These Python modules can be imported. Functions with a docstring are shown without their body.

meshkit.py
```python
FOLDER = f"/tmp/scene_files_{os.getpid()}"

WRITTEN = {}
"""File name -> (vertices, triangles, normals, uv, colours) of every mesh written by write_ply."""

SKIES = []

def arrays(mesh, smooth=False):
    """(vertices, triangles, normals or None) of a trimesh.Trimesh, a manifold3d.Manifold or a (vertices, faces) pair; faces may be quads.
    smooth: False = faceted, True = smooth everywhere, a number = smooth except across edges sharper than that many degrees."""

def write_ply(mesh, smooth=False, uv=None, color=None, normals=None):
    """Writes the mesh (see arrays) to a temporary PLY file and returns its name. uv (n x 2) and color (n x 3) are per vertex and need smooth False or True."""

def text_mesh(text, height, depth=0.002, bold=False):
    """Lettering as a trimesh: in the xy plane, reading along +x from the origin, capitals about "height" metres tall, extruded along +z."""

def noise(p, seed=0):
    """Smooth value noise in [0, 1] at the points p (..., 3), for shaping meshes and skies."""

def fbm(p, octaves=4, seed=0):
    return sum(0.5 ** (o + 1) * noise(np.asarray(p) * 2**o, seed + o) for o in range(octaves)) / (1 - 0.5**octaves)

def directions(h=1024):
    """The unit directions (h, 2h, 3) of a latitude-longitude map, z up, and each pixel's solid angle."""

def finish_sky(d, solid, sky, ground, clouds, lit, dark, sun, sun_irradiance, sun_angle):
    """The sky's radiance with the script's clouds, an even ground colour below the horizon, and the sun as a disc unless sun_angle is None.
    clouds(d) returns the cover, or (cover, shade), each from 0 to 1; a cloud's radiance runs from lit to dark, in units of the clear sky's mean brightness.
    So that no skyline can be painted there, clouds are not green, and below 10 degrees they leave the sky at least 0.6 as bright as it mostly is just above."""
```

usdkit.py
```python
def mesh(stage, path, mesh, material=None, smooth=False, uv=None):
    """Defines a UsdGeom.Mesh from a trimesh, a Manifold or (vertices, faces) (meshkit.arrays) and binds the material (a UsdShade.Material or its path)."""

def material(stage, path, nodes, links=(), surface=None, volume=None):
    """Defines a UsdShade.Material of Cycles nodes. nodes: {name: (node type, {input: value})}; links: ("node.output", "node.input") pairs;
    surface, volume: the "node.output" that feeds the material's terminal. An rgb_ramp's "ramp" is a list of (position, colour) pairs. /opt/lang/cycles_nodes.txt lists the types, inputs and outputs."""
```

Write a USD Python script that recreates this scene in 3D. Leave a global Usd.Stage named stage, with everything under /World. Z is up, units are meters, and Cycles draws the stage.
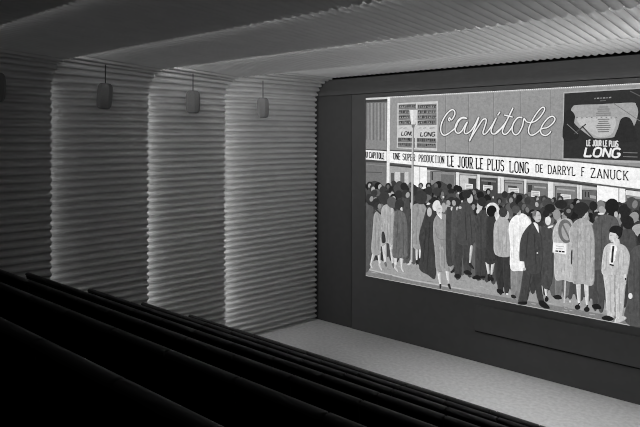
import math, random
import numpy as np, trimesh, usdkit, meshkit
from pxr import Usd, UsdGeom, UsdLux, UsdShade, Gf, Sdf, Vt
from shapely.geometry import Polygon, LineString, MultiPolygon, Point, box as sbox
from shapely import affinity
from shapely.ops import unary_union
from shapely.strtree import STRtree

random.seed(7)
stage = Usd.Stage.CreateInMemory()
UsdGeom.SetStageUpAxis(stage, 'Z'); UsdGeom.SetStageMetersPerUnit(stage, 1.0)
UsdGeom.Xform.Define(stage, '/World')

# ------------------------------------------------------------------ camera
FPX, YAW, HORIZON, CAM_Z = 588.0, math.radians(40.7), 138.0, 4.49
SN, CS = math.sin(YAW), math.cos(YAW)
cam = UsdGeom.Camera.Define(stage, '/World/Camera')
cam.AddTranslateOp().Set(Gf.Vec3d(0, 0, CAM_Z))
cam.AddRotateXYZOp().Set(Gf.Vec3f(90, 0, math.degrees(YAW)))
cam.CreateHorizontalApertureAttr(36.0); cam.CreateVerticalApertureAttr(36.0 * 427 / 640)
cam.CreateFocalLengthAttr(36.0 * FPX / 640)
cam.CreateVerticalApertureOffsetAttr(-(213.5 - HORIZON) / 640 * 36.0)
cam.CreateExposureAttr(0.0)
cam.CreateClippingRangeAttr(Gf.Vec2f(0.05, 200))

# ------------------------------------------------------------------ room size (metres, camera over x = y = 0)
D = 11.0                       # front wall
WL, WR = -9.59, 2.2            # side walls at the ends of the bands
H_CEIL = CAM_Z + 1.276         # ceiling at the ends of the bands
H_FRONT = CAM_Z + 1.4795       # ceiling at the front wall
RAD = 0.5
BAND_END = [0.80, 2.62, 4.40, 6.204, 8.05, 10.95]     # y where each band ends; band 0 lies behind the camera

# ------------------------------------------------------------------ strip lamps hidden in the gaps behind the end of each band
#            gap:   1  2  3  4
WALL_LAMP = {1: 0.3, 2: 2.2, 3: 6.2, 4: 9.0}       # left wall, shining along the wall towards the screen
FAR_LAMP = {1: 0, 2: 0, 3: 0, 4: 0}            # right wall, the same
CEIL_LAMP = {1: 4, 2: 14, 3: 34, 4: 34}         # ceiling, shining along the ceiling towards the screen
UP_LAMP = {1: 0, 2: 80, 3: 430, 4: 1450}               # right wall, turned up to the ceiling
DOWN_LAMP = {1: 0, 2: 0, 3: 0, 4: 7200}             # ceiling, turned down to the floor
def strip_lamp(name, loc, aim, along, w, h, strength):
    """A flat strip lamp, h long in the direction "along", shining towards "aim"."""
    if not strength: return
    z = -np.array(aim, float); z /= np.linalg.norm(z); y = np.array(along, float); y -= z * y.dot(z); y /= np.linalg.norm(y); x = np.cross(y, z)
    l = UsdLux.RectLight.Define(stage, '/World/' + name)
    l.AddTransformOp().Set(Gf.Matrix4d(*x, 0, *y, 0, *z, 0, *map(float, loc), 1))
    l.CreateWidthAttr(w); l.CreateHeightAttr(h); l.CreateIntensityAttr(strength); l.CreateColorAttr(Gf.Vec3f(1, 1, 1))
def spot_lamp(name, loc, to, cone, strength):
    if not strength: return
    z = np.array(loc, float) - np.array(to, float); z /= np.linalg.norm(z); y = np.array([0.3, 0.9, 0.2]); y -= z * y.dot(z); y /= np.linalg.norm(y); x = np.cross(y, z)
    l = UsdLux.SphereLight.Define(stage, '/World/' + name)
    l.AddTransformOp().Set(Gf.Matrix4d(*x, 0, *y, 0, *z, 0, *map(float, loc), 1))
    l.CreateRadiusAttr(0.03 if loc[0] < WR else 0.1); l.CreateIntensityAttr(strength); l.CreateColorAttr(Gf.Vec3f(1, 1, 1))
    sh = UsdLux.ShapingAPI.Apply(l.GetPrim()); sh.CreateShapingConeAngleAttr(cone); sh.CreateShapingConeSoftnessAttr(1.0)
for k in (1, 2, 3, 4):
    y = BAND_END[k] - 0.03
    strip_lamp('wall_strip_lamp_%03d' % k, (WL - 0.15, y, 2.9), (0, 1, 0), (0, 0, 1), 0.12, 5.0, WALL_LAMP[k])
    strip_lamp('far_wall_strip_lamp_%03d' % k, (WR + 0.15, y, 2.9), (0, 1, 0), (0, 0, 1), 0.12, 5.0, FAR_LAMP[k])
    spot_lamp('raised_spot_lamp_%03d' % k, (WR + 0.06, y + 0.14, 2.6), (-2.6, y + 1.0, H_CEIL + 0.6), 27, UP_LAMP[k])
    strip_lamp('ceiling_strip_lamp_%03d' % k, ((WL + WR) / 2, y, H_CEIL + 0.045), (0, 1, 0), (1, 0, 0), 0.05, 10.6, CEIL_LAMP[k])
    for q in range(6):
        x = -5.2 + 1.3 * q
        spot_lamp('lowered_spot_lamp_%03d' % (10 * k + q), (x, y + 0.11, H_CEIL + 0.06), (x, y + 1.15, 0), 24, DOWN_LAMP[k])

# ------------------------------------------------------------------ helpers
taken = {}
def fresh(parent, name):
    key = parent + '/' + name
    n = taken.get(key, -1) + 1; taken[key] = n
    return key if n == 0 else '%s_%03d' % (key, n)
def setdata(prim, label=None, cat=None, group=None, kind=None):
    for k, v in (('label', label), ('category', cat), ('group', group), ('kind', kind)):
        if v: prim.SetCustomDataByKey(k, v)
    return prim
def xform(name, parent='/World', loc=None, rotz=None):
    x = UsdGeom.Xform.Define(stage, fresh(str(parent), name))
    if loc is not None: x.AddTranslateOp().Set(Gf.Vec3d(*map(float, loc)))
    if rotz is not None: x.AddRotateZOp().Set(float(rotz))
    return x.GetPath()
def obj(name, mesh, mat, parent='/World', smooth=False):
    m = usdkit.mesh(stage, fresh(str(parent), name), mesh, mat, smooth=smooth)
    return m.GetPrim()
def prim(path): return stage.GetPrimAtPath(path)

def box(x0, x1, y0, y1, z0, z1):
    m = trimesh.creation.box([x1 - x0, y1 - y0, z1 - z0]); m.apply_translation([(x0 + x1) / 2, (y0 + y1) / 2, (z0 + z1) / 2]); return m
def rounded_box(x0, x1, y0, y1, z0, z1, r=0.01, seg=3):
    """A box with all edges rounded: the hull of eight balls."""
    s = trimesh.creation.uv_sphere(r, count=[2 * seg, 2 * seg])
    pts = np.vstack([s.vertices + [x, y, z] for x in (x0 + r, x1 - r) for y in (y0 + r, y1 - r) for z in (z0 + r, z1 - r)])
    return trimesh.convex.convex_hull(pts)
def tube(p0, p1, r, n=10):
    return trimesh.creation.cylinder(r, segment=[p0, p1], sections=n)
def prism_y(poly, y0, y1):
    """A polygon in (x, z) pulled along y."""
    m = trimesh.creation.extrude_polygon(poly, y1 - y0, engine='earcut')
    v = m.vertices.copy(); m.vertices = np.stack([v[:, 0], y0 + v[:, 2], v[:, 1]], 1); m.invert(); m.fix_normals(); return m
def join(*ms): return trimesh.util.concatenate([m for m in ms if m is not None])

def ray(u):
    a = (u - 320) / FPX
    return -SN + CS * a, CS + SN * a
def at_front(u, v, y=D):
    """The point of the plane at distance y from the camera that the photograph shows at (u, v): (x, z)."""
    dx, dy = ray(u); d = y / dy
    return dx * d, CAM_Z + (HORIZON - v) / FPX * d

# ------------------------------------------------------------------ materials (the photograph is black and white)
def grey(name, g, rough=0.8, var=0.0, scale=8.0, bump=0.0, bscale=60.0, spec=0.3):
    n = {'p': ('principled_bsdf', {'base_color': (g, g, g), 'roughness': rough, 'specular_ior_level': spec})}
    l = []
    if var or bump: n['c'] = ('geometry', {})
    if var:
        n['n'] = ('noise_texture', {'scale': scale, 'detail': 4.0})
        n['r'] = ('rgb_ramp', {'ramp': [(0.25, (g * (1 - var),) * 3), (0.75, (g * (1 + var),) * 3)]})
        l += [('c.position', 'n.vector'), ('n.fac', 'r.fac'), ('r.color', 'p.base_color')]
    if bump:
        n['bn'] = ('noise_texture', {'scale': bscale, 'detail': 3.0})
        n['b'] = ('bump', {'strength': bump, 'distance': 0.01})
        l += [('c.position', 'bn.vector'), ('bn.fac', 'b.height'), ('b.normal', 'p.normal')]
    return usdkit.material(stage, '/World/Looks/' + name, n, l, surface='p.BSDF')
M = {
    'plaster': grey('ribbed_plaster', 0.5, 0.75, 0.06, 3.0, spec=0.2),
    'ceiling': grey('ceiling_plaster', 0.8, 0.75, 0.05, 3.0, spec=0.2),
    'masking': grey('masking_cloth', 0.095, 0.9, 0.06, 5.0, 0.15, 120, spec=0.1),
    'curtain': grey('dark_side_cloth', 0.07, 0.95, 0.08, 6.0, 0.15, 120, spec=0.1),
    'backing': grey('black_backing', 0.012, 0.95, spec=0.05),
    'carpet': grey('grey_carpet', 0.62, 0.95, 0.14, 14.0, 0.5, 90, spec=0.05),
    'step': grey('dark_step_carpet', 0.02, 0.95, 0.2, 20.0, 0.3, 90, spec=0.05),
    'seat': grey('black_seat_cloth', 0.012, 0.8, 0.2, 40.0, 0.2, 200, spec=0.25),
    'seat_trim': grey('seat_top_roll', 0.05, 0.55, spec=0.4),
    'seat_metal': grey('seat_metal', 0.03, 0.45, spec=0.5),
    'lamp': grey('lamp_shade', 0.15, 0.7, 0.10, 40.0, 0.3, 150, spec=0.25),
    'lamp_metal': grey('lamp_metal', 0.03, 0.4, spec=0.4),
    'lip': grey('pale_screen_edge', 0.3, 0.7),
}
M['picture'] = usdkit.material(stage, '/World/Looks/projected_light', {
    'a': ('attribute', {'attribute': 'tone'}),
    'g': ('geometry', {}), 'n': ('noise_texture', {'scale': 20.0, 'detail': 6.0, 'roughness': 0.85}),
    'm': ('map_range', {'from_min': 0.28, 'from_max': 0.72, 'to_min': 0.74, 'to_max': 1.26}),
    'x': ('vector_math', {'math_type': 'scale'}),
    'e': ('emission', {'strength': 1.0})},
    [('g.position', 'n.vector'), ('n.fac', 'm.value'), ('a.color', 'x.vector1'), ('m.result', 'x.scale'), ('x.vector', 'e.color')], surface='e.emission')

# ------------------------------------------------------------------ ribbed bands of wall and ceiling
PITCH, RIB = 0.127, 0.038
NP = 9
T = np.linspace(0, 1, NP); BULGE = RIB * (1 - np.abs(2 * T - 1) ** 2.0)           # ceiling: half-round ribs, edge to edge
WT = np.array([0, .10, .15, .32, .39, .5, .61, .68, .85, .90, 1])                    # wall: trapezoid corrugation
WBULGE = np.array([0, 0, .006, .060, .066, .067, .066, .060, .006, 0, 0])
def arch_path(h, rad):
    """Rib boundaries from the left floor, over the ceiling, to the right floor: points, inward normals, and which side each rib belongs to."""
    P, N, side = [], [], []
    zc = h - rad
    n = int(zc / PITCH); top = [zc - k * PITCH for k in range(n, -1, -1)]
    if top[0] > 0.02: top.insert(0, 0.002); n += 1
    for z in top: P.append((WL, z)); N.append((1, 0))
    side += ['wall'] * n
    na = max(3, int(round(rad * math.pi / 2 / PITCH)))
    for k in range(1, na + 1):
        a = math.pi / 2 * k / na
        P.append((WL + rad - rad * math.cos(a), zc + rad * math.sin(a))); N.append((math.cos(a), -math.sin(a)))
    side += ['wall'] * na
    span = WR - WL - 2 * rad; nc = int(round(span / PITCH))
    for k in range(1, nc + 1): P.append((WL + rad + span * k / nc, h)); N.append((0, -1))
    side += ['ceiling'] * nc
    for k in range(1, na + 1):
        a = math.pi / 2 * k / na
        P.append((WR - rad + rad * math.sin(a), zc + rad * math.cos(a))); N.append((-math.sin(a), -math.cos(a)))
    for z in top[::-1][1:]: P.append((WR, z)); N.append((-1, 0))
    side += ['far'] * (na + n)
    return np.array(P, float), np.array(N, float), side
def rib_mesh(pa, pb, na, nb, da, db, y0, y1, T=T, BULGE=BULGE):
    """One half-round rib: da, db are the outward shifts (dx, dz) of its start section's two edges."""
    prof = []
    for (p, q) in ((pa + da, pb + db), (pa, pb)):
        nm = (na + nb) / 2; nm = nm / np.linalg.norm(nm)
        front = p[None] * (1 - T[:, None]) + q[None] * T[:, None] + nm[None] * BULGE[:, None]
        back = np.array([q - nm * 0.012, p - nm * 0.012])
        prof.append(np.vstack([front, back]))
    n = len(T) + 2
    v = np.vstack([np.column_stack([prof[0][:, 0], np.full(n, y0), prof[0][:, 1]]), np.column_stack([prof[1][:, 0], np.full(n, y1), prof[1][:, 1]])])
    f = []
    for k in range(n):
        j = (k + 1) % n
        f += [[k, j, n + j], [k, n + j, n + k]]
    for k in range(1, n - 1): f += [[0, k + 1, k], [n, n + k, n + k + 1]]
    m = trimesh.Trimesh(v, np.array(f), process=False)
    if m.volume < 0: m.invert()
    return m

setdata(prim(xform('wall_left')), kind='structure', label='side wall of pale horizontal ribbed plaster in stepped bands')
setdata(prim(xform('ceiling')), kind='structure', label='stepped ceiling of pale ribbed plaster bands running to the screen')
setdata(prim(xform('wall_right')), kind='structure', label='far side wall of ribbed plaster bands')
for k in range(0, 6):
    if k == 0: y0, y1 = -1.2, BAND_END[0]
    else: y0, y1 = BAND_END[k - 1] - 0.12, BAND_END[k]
    h1 = H_FRONT if k == 5 else H_CEIL
    rad = 0.6 if k == 5 else RAD
    length = y1 - y0
    dW = 0.145 * length; dH = 0.055 * length
    if k == 5: dH = (H_CEIL + 0.19) - H_FRONT
    P, N, side = arch_path(h1, rad)
    shift = np.column_stack([-N[:, 0] * dW, -N[:, 1] * dH])
    Pw, Pc = xform('wall_panel', '/World/wall_left'), xform('ceiling_panel', '/World/ceiling')
    loose = {'wall': [], 'ceiling': [], 'far': []}
    for j, sd in enumerate(side):
        r = rib_mesh(P[j], P[j + 1], N[j], N[j + 1], shift[j], shift[j + 1], y0, y1, *((T, BULGE) if sd == 'ceiling' else (WT, WBULGE)))
        xm = (P[j][0] + P[j + 1][0]) / 2
        seen = {'wall': k >= 2, 'ceiling': (k >= 2 and xm < -1.15 - 0.0 * k), 'far': False}[sd]
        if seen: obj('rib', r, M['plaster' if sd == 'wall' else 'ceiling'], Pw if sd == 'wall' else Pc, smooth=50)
        else: loose[sd].append(r)
    for sd, par in (('wall', Pw), ('ceiling', Pc)):
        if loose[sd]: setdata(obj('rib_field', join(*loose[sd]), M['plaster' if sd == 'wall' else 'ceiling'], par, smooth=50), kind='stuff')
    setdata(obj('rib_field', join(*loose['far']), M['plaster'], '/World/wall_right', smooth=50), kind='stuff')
# solid shell behind the bands
setdata(obj('wall_shell', box(WL - 0.75, WL - 0.65, -1.3, D + 0.35, 0, 6.4), M['backing'], '/World/wall_left'))
setdata(obj('wall_shell', box(WR + 0.65, WR + 0.75, -1.3, D + 0.35, 0, 6.4), M['backing'], '/World/wall_right'))
setdata(obj('ceiling_shell', box(WL - 0.75, WR + 0.75, -1.3, D + 0.35, 6.4, 6.5), M['backing'], '/World/ceiling'))
setdata(obj('wall_back', box(WL - 0.75, WR + 0.75, -1.4, -1.3, 0, 6.5), M['step']), kind='structure', label='dark back wall behind the last seats')

# ------------------------------------------------------------------ floor: flat before the screen, steps under the rows
ROW_P = 0.9
ROWS = list(range(-4, 5))
def row_y(i): return (4.13 - i) * ROW_P
def row_top(i):
    y = row_y(i)
    return CAM_Z - (0.4868 * y if i == -4 else 0.4377 * y + 0.3234)
BACK_H = 0.90
obj_floor = setdata(prim(xform('floor')), kind='structure', label='grey carpeted floor before the screen, stepped under the seat rows')
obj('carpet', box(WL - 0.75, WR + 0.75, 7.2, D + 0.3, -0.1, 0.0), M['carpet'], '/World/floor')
for i in ROWS:
    y0, y1 = row_y(i) - 0.08, row_y(i) + ROW_P - 0.08
    if i == 4: y0 = -1.3
    z = row_top(i) - BACK_H
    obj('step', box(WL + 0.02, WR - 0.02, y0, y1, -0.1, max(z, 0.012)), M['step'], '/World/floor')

# ------------------------------------------------------------------ front wall
setdata(prim(xform('wall_front')), kind='structure', label='dark cloth front wall that frames the screen')
FW = '/World/wall_front'
obj('backing', box(WL - 0.75, WR + 0.75, D + 0.25, D + 0.35, 0, 6.4), M['backing'], FW)
xs0, zf = at_front(351.6, 94.3)
xl = at_front(315.5, 100)[0]
SX0, SZ1 = at_front(365, 98); _, SZ0 = at_front(365, 276)
SX1 = SX0 + 1.85 * (SZ1 - SZ0)
obj('side_panel', rounded_box(xl - 0.35, xs0 - 0.022, D + 0.01, D + 0.12, 0.0, zf - 0.006, 0.008), M['curtain'], FW)
# fascia with a rounded upper corner
zt = H_FRONT - 0.075; rr = 0.5
fx = xl - 0.02
arc = [(fx + rr - rr * math.cos(a), zt - rr + rr * math.sin(a)) for a in np.linspace(0, math.pi / 2, 10)]
obj('fascia', prism_y(Polygon([(fx, zf)] + arc + [(WR - 0.05, zt), (WR - 0.05, zf)]), D - 0.02, D + 0.08), M['masking'], FW)
# masking: around the screen, down to the floor
outer = sbox(xs0, 0.0, WR - 0.1, zf - 0.012)
opening = sbox(SX0, SZ0, SX1, SZ1)
obj('masking', prism_y(outer.difference(opening), D, D + 0.1), M['masking'], FW)
bx0, bz1 = at_front(475, 304); _, bz0 = at_front(475, 330)
obj('vent_panel', rounded_box(bx0, -0.8, D - 0.035, D - 0.001, bz0, bz1, 0.01), M['masking'], FW)
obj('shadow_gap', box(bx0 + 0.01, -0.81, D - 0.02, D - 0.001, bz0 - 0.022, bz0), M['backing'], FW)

# ------------------------------------------------------------------ pendant lamps
def octagon(r, c=.26):
    """A square whose corners are cut."""
    k = r * (1 - 2 * c)
    return np.array([(r, -k), (r, k), (k, r), (-k, r), (-r, k), (-r, -k), (-k, -r), (k, -r)])
def loft(sections):
    v = np.vstack([np.column_stack([c, np.full(len(c), z)]) for c, z in sections]); n = len(sections[0][0]); f = []
    for s in range(len(sections) - 1):
        for k in range(n):
            j = (k + 1) % n; a, b = s * n, (s + 1) * n
            f += [[a + k, a + j, b + j], [a + k, b + j, b + k]]
    lo, hi = len(v), len(v) + 1
    v = np.vstack([v, [0, 0, sections[0][1]], [0, 0, sections[-1][1]]]); e = (len(sections) - 1) * n
    for k in range(n):
        j = (k + 1) % n
        f += [[lo, j, k], [hi, e + k, e + j]]
    m = trimesh.Trimesh(v, np.array(f), process=False)
    if m.volume < 0: m.invert()
    return m
LAMP_H = 0.42
def pendant(loc, z_ceil, rot, tilt, label):
    t = xform('pendant_lamp', loc=loc, rotz=rot)
    g = setdata(prim(t), label, 'lamp', None)
    R = trimesh.transformations.rotation_matrix(math.radians(tilt), [0, 1, 0])
    prof = [(0.0, .082), (.012, .100), (.05, .118), (.11, .124), (.21, .125), (.31, .124), (.37, .118), (.408, .100), (.42, .082)]
    sh = loft([(octagon(r), z - 0.42) for z, r in prof]); sh.apply_transform(R)
    obj('shade', sh, M['lamp'], t, smooth=25)
    ring = loft([(octagon(.084), -.006), (octagon(.084), .004), (octagon(.03), 0.012)]); ring.apply_transform(R)
    obj('top_cap', ring, M['lamp_metal'], t)
    low = loft([(octagon(.066), -.426), (octagon(.074), -.417)]); low.apply_transform(R)
    obj('bottom_ring', low, M['lamp_metal'], t)
    obj('cord', tube([0, 0, -0.01], [0, 0, z_ceil - loc[2]], .010, 8), M['lamp_metal'], t)
LX = -9.28
def lamp_at(u, v_top, rot, tilt, label):
    dx, dy = ray(u); d = LX / dx
    pendant((LX, d * dy, CAM_Z + (HORIZON - v_top) / FPX * d), H_CEIL - 0.03, rot, tilt, label)
lamp_at(-4.5, 73, 10, 2, 'dark pendant lamp cut by the left edge of the photo, on the nearest wall band')
lamp_at(105.5, 84, 62, 4, 'faceted dark pendant lamp tilted on its cord, leftmost of the three fully seen')
lamp_at(193, 91.2, 40, 0, 'upright dark pendant lamp in the middle of the three fully seen, darkest of them')
lamp_at(263, 98.2, 42, 0, 'pendant lamp nearest the screen, before the brightest band of ribbed wall')

# ------------------------------------------------------------------ cinema seats
SW = 0.564
def seat_parts(path, end=False):
    """A seat at the origin: its back's top edge centre line over y = 0, facing +y, standing on z = 0; x from 0 to SW."""
    g = 0.005
    # back: side outline in (x, z), pulled along y, leaning backwards
    r = 0.075 if end else 0.022
    def outline(r0, r1, x0, x1, z0, z1):
        a = [(x0, z0), (x1, z0)]
        a += [(x1 - r1 + r1 * math.cos(t), z1 - r1 + r1 * math.sin(t)) for t in np.linspace(0, math.pi / 2, 7)]
        a += [(x0 + r0 - r0 * math.sin(t), z1 - r0 + r0 * math.cos(t)) for t in np.linspace(0, math.pi / 2, 7)]
        return Polygon(a)
    def lean(m, amount=0.10):
        m.vertices[:, 1] -= (m.vertices[:, 2] - BACK_H) * amount; return m
    obj('back_panel', lean(prism_y(outline(r, .022, g, SW - g, .26, BACK_H - .018), -.035, 0.0)), M['seat'], path, smooth=35)
    cush = rounded_box(g + .012, SW - g - .012, 0.0, .085, .36, BACK_H - .10, .035)
    obj('backrest', lean(cush), M['seat'], path, smooth=40)
    # rolled top edge
    prof = [(.036 * math.cos(a) - .012, .024 * math.sin(a)) for a in np.linspace(0, 2 * math.pi, 13)[:-1]]
    xs = np.array([g, g + .008, SW - g - .008, SW - g]); sc = [.75, 1, 1, .75]
    rings = [np.column_stack([np.full(12, x), np.array(prof)[:, 0] * s, BACK_H - .024 + np.array(prof)[:, 1] * s]) for x, s in zip(xs, sc)]
    if end: rings[0][:, 2] -= .03; rings.insert(1, np.column_stack([np.full(12, .05), np.array(prof)[:, 0], BACK_H - .026 + np.array(prof)[:, 1]]))
    v = np.vstack(rings); f = []; n = 12
    for s in range(len(rings) - 1):
        for k in range(n):
            j = (k + 1) % n; a, b = s * n, (s + 1) * n
            f += [[a + k, a + j, b + j], [a + k, b + j, b + k]]
    e = (len(rings) - 1) * n
    for k in range(1, n - 1): f += [[0, k + 1, k], [e, e + k, e + k + 1]]
    m = trimesh.Trimesh(v, np.array(f), process=False)
    if m.volume < 0: m.invert()
    obj('top_roll', m, M['seat_trim'], path, smooth=40)
    # tip-up seat, folded up against the back
    s = rounded_box(.06, SW - .06, -.06, .06, -.21, .21, .045)
    s.apply_transform(trimesh.transformations.rotation_matrix(math.radians(-14), [1, 0, 0])); s.apply_translation([0, .16, .47])
    obj('seat_cushion', s, M['seat'], path, smooth=40)
    for x in ((0.0, SW) if end else (SW,)):
        xx = x + .03 if x == 0 else x - .03
        arm = rounded_box(xx - .027, xx + .027, .04, .40, .545, .59, .018)
        obj('armrest', arm, M['seat_trim'], path, smooth=40)
        post = prism_y(Polygon([(xx - .012, 0), (xx + .012, 0), (xx + .012, .55), (xx - .012, .55)]), .05, .30)
        post.vertices[:, 1] += (post.vertices[:, 2] - .3) * .12
        obj('leg', post, M['seat_metal'], path)
        obj('foot', rounded_box(xx - .027, xx + .027, .0, .30, 0.0, .02, .008), M['seat_metal'], path)
for nm, end in (('cinema_chair', False), ('aisle_chair', True)):
    UsdGeom.Scope.Define(stage, '/World/Looks')
    c = stage.CreateClassPrim('/World/Looks/' + nm + '_class'); UsdGeom.Xform.Define(stage, '/World/Looks/' + nm + '_class').GetPrim().SetSpecifier(Sdf.SpecifierClass)
    seat_parts('/World/Looks/' + nm + '_class', end)
ROW_END = {-4: -8.338, -3: -8.568, -2: -8.645, -1: -8.708, 0: -8.80, 1: -8.861, 2: -8.94, 3: -9.05, 4: -9.10}
ROW_WORD = {-4: 'front row nearest the screen', -3: 'second row from the screen', -2: 'third row from the screen', -1: 'fourth row from the screen',
            0: 'fifth row from the screen', 1: 'sixth row from the screen', 2: 'seventh row from the screen', 3: 'large near row at the bottom left', 4: 'row at the camera'}
for i in ROWS:
    x0 = ROW_END[i]; n = int((0.75 - x0) / SW)
    for k in range(n):
        nm = 'aisle_chair' if k == 0 else 'cinema_chair'
        x = xform('cinema_chair', loc=(x0 + k * SW, row_y(i), row_top(i) - BACK_H))
        q = prim(x); q.GetReferences().AddInternalReference('/World/Looks/' + nm + '_class'); q.SetInstanceable(True)
        if k == 0 and -4 <= i <= 0:
            setdata(q, 'black cinema chair at the wall end of the ' + ROW_WORD[i], 'chair', 'black cinema chairs at the wall aisle')
        else:
            setdata(q, 'black cinema chair side by side in the ' + ROW_WORD[i], 'chair', 'black cinema chairs, ' + ROW_WORD[i])

# ------------------------------------------------------------------ the projected picture: flat patches of light that tile one plane
# coordinates below are pixels of the photograph, carried onto the screen's plane
SCR_Y = D + 0.03
LAYERS = []                    # (owner, tone, polygon), bottom to top
rng = random.Random(11)
def smooth_ring(pts, k=4):
    p = np.array(pts, float); n = len(p); out = []
    for i in range(n):
        a, b, c, d = p[i - 1], p[i], p[(i + 1) % n], p[(i + 2) % n]
        for t in np.arange(k) / k:
            out.append(.5 * (2 * b + (c - a) * t + (2 * a - 5 * b + 4 * c - d) * t * t + (3 * b - a - 3 * c + d) * t ** 3))
    return out
def smooth_line(pts, k=6):
    p = [pts[0]] + list(pts) + [pts[-1]]; p = np.array(p, float); out = []
    for i in range(1, len(p) - 2):
        a, b, c, d = p[i - 1], p[i], p[i + 1], p[i + 2]
        for t in np.arange(k) / k:
            out.append(.5 * (2 * b + (c - a) * t + (2 * a - 5 * b + 4 * c - d) * t * t + (3 * b - a - 3 * c + d) * t ** 3))
    return out + [p[-1]]
def S(o, tone, pts, sm=True):
    g = Polygon(smooth_ring(pts) if sm else pts)
    g = g if g.is_valid else g.buffer(0)
    LAYERS.append((o, tone, g))
    if o.name == 'person' and g.area > 12:        # the print's own modelling: a paler and a darker flank, mottled cloth
        for dx, f in ((-1.05, .94), (1.1, 1.1), (-.5, .74)): LAYERS.append((o, min(250, tone * f), g.difference(affinity.translate(g, dx, -.2)).buffer(-.03)))
        x0, y0, x1, y1 = g.bounds
        for _ in range(int(g.area / 16)):
            x, y = rng.uniform(x0, x1), rng.uniform(y0, y1); w, h = rng.uniform(.5, 1.3), rng.uniform(1.2, 4.5)
            e = affinity.rotate(Point(x, y).buffer(1, quad_segs=2), 0); e = affinity.rotate(affinity.scale(e, w, h), rng.uniform(-14, 14)).intersection(g)
            if not e.is_empty: LAYERS.append((o, min(252, tone * rng.choice((.91, .94, 1.05, 1.08))), e))
def R(o, tone, *pts): S(o, tone, pts, False)
def E(o, tone, cx, cy, rx, ry, rot=0, n=16):
    a = np.linspace(0, 2 * math.pi, n, endpoint=False)
    g = affinity.rotate(Polygon(np.column_stack([cx + rx * np.cos(a), cy + ry * np.sin(a)])), rot, origin=(cx, cy))
    LAYERS.append((o, tone, g))
def L(o, tone, w, *pts, sm=False):
    LAYERS.append((o, tone, LineString(smooth_line(pts) if sm else pts).buffer(w / 2, cap_style=1 if sm else 2, quad_segs=3)))
def G(o, tone, g): LAYERS.append((o, tone, g))
class Owner:
    def __init__(s, name, label=None): s.name, s.label = name, label

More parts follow.
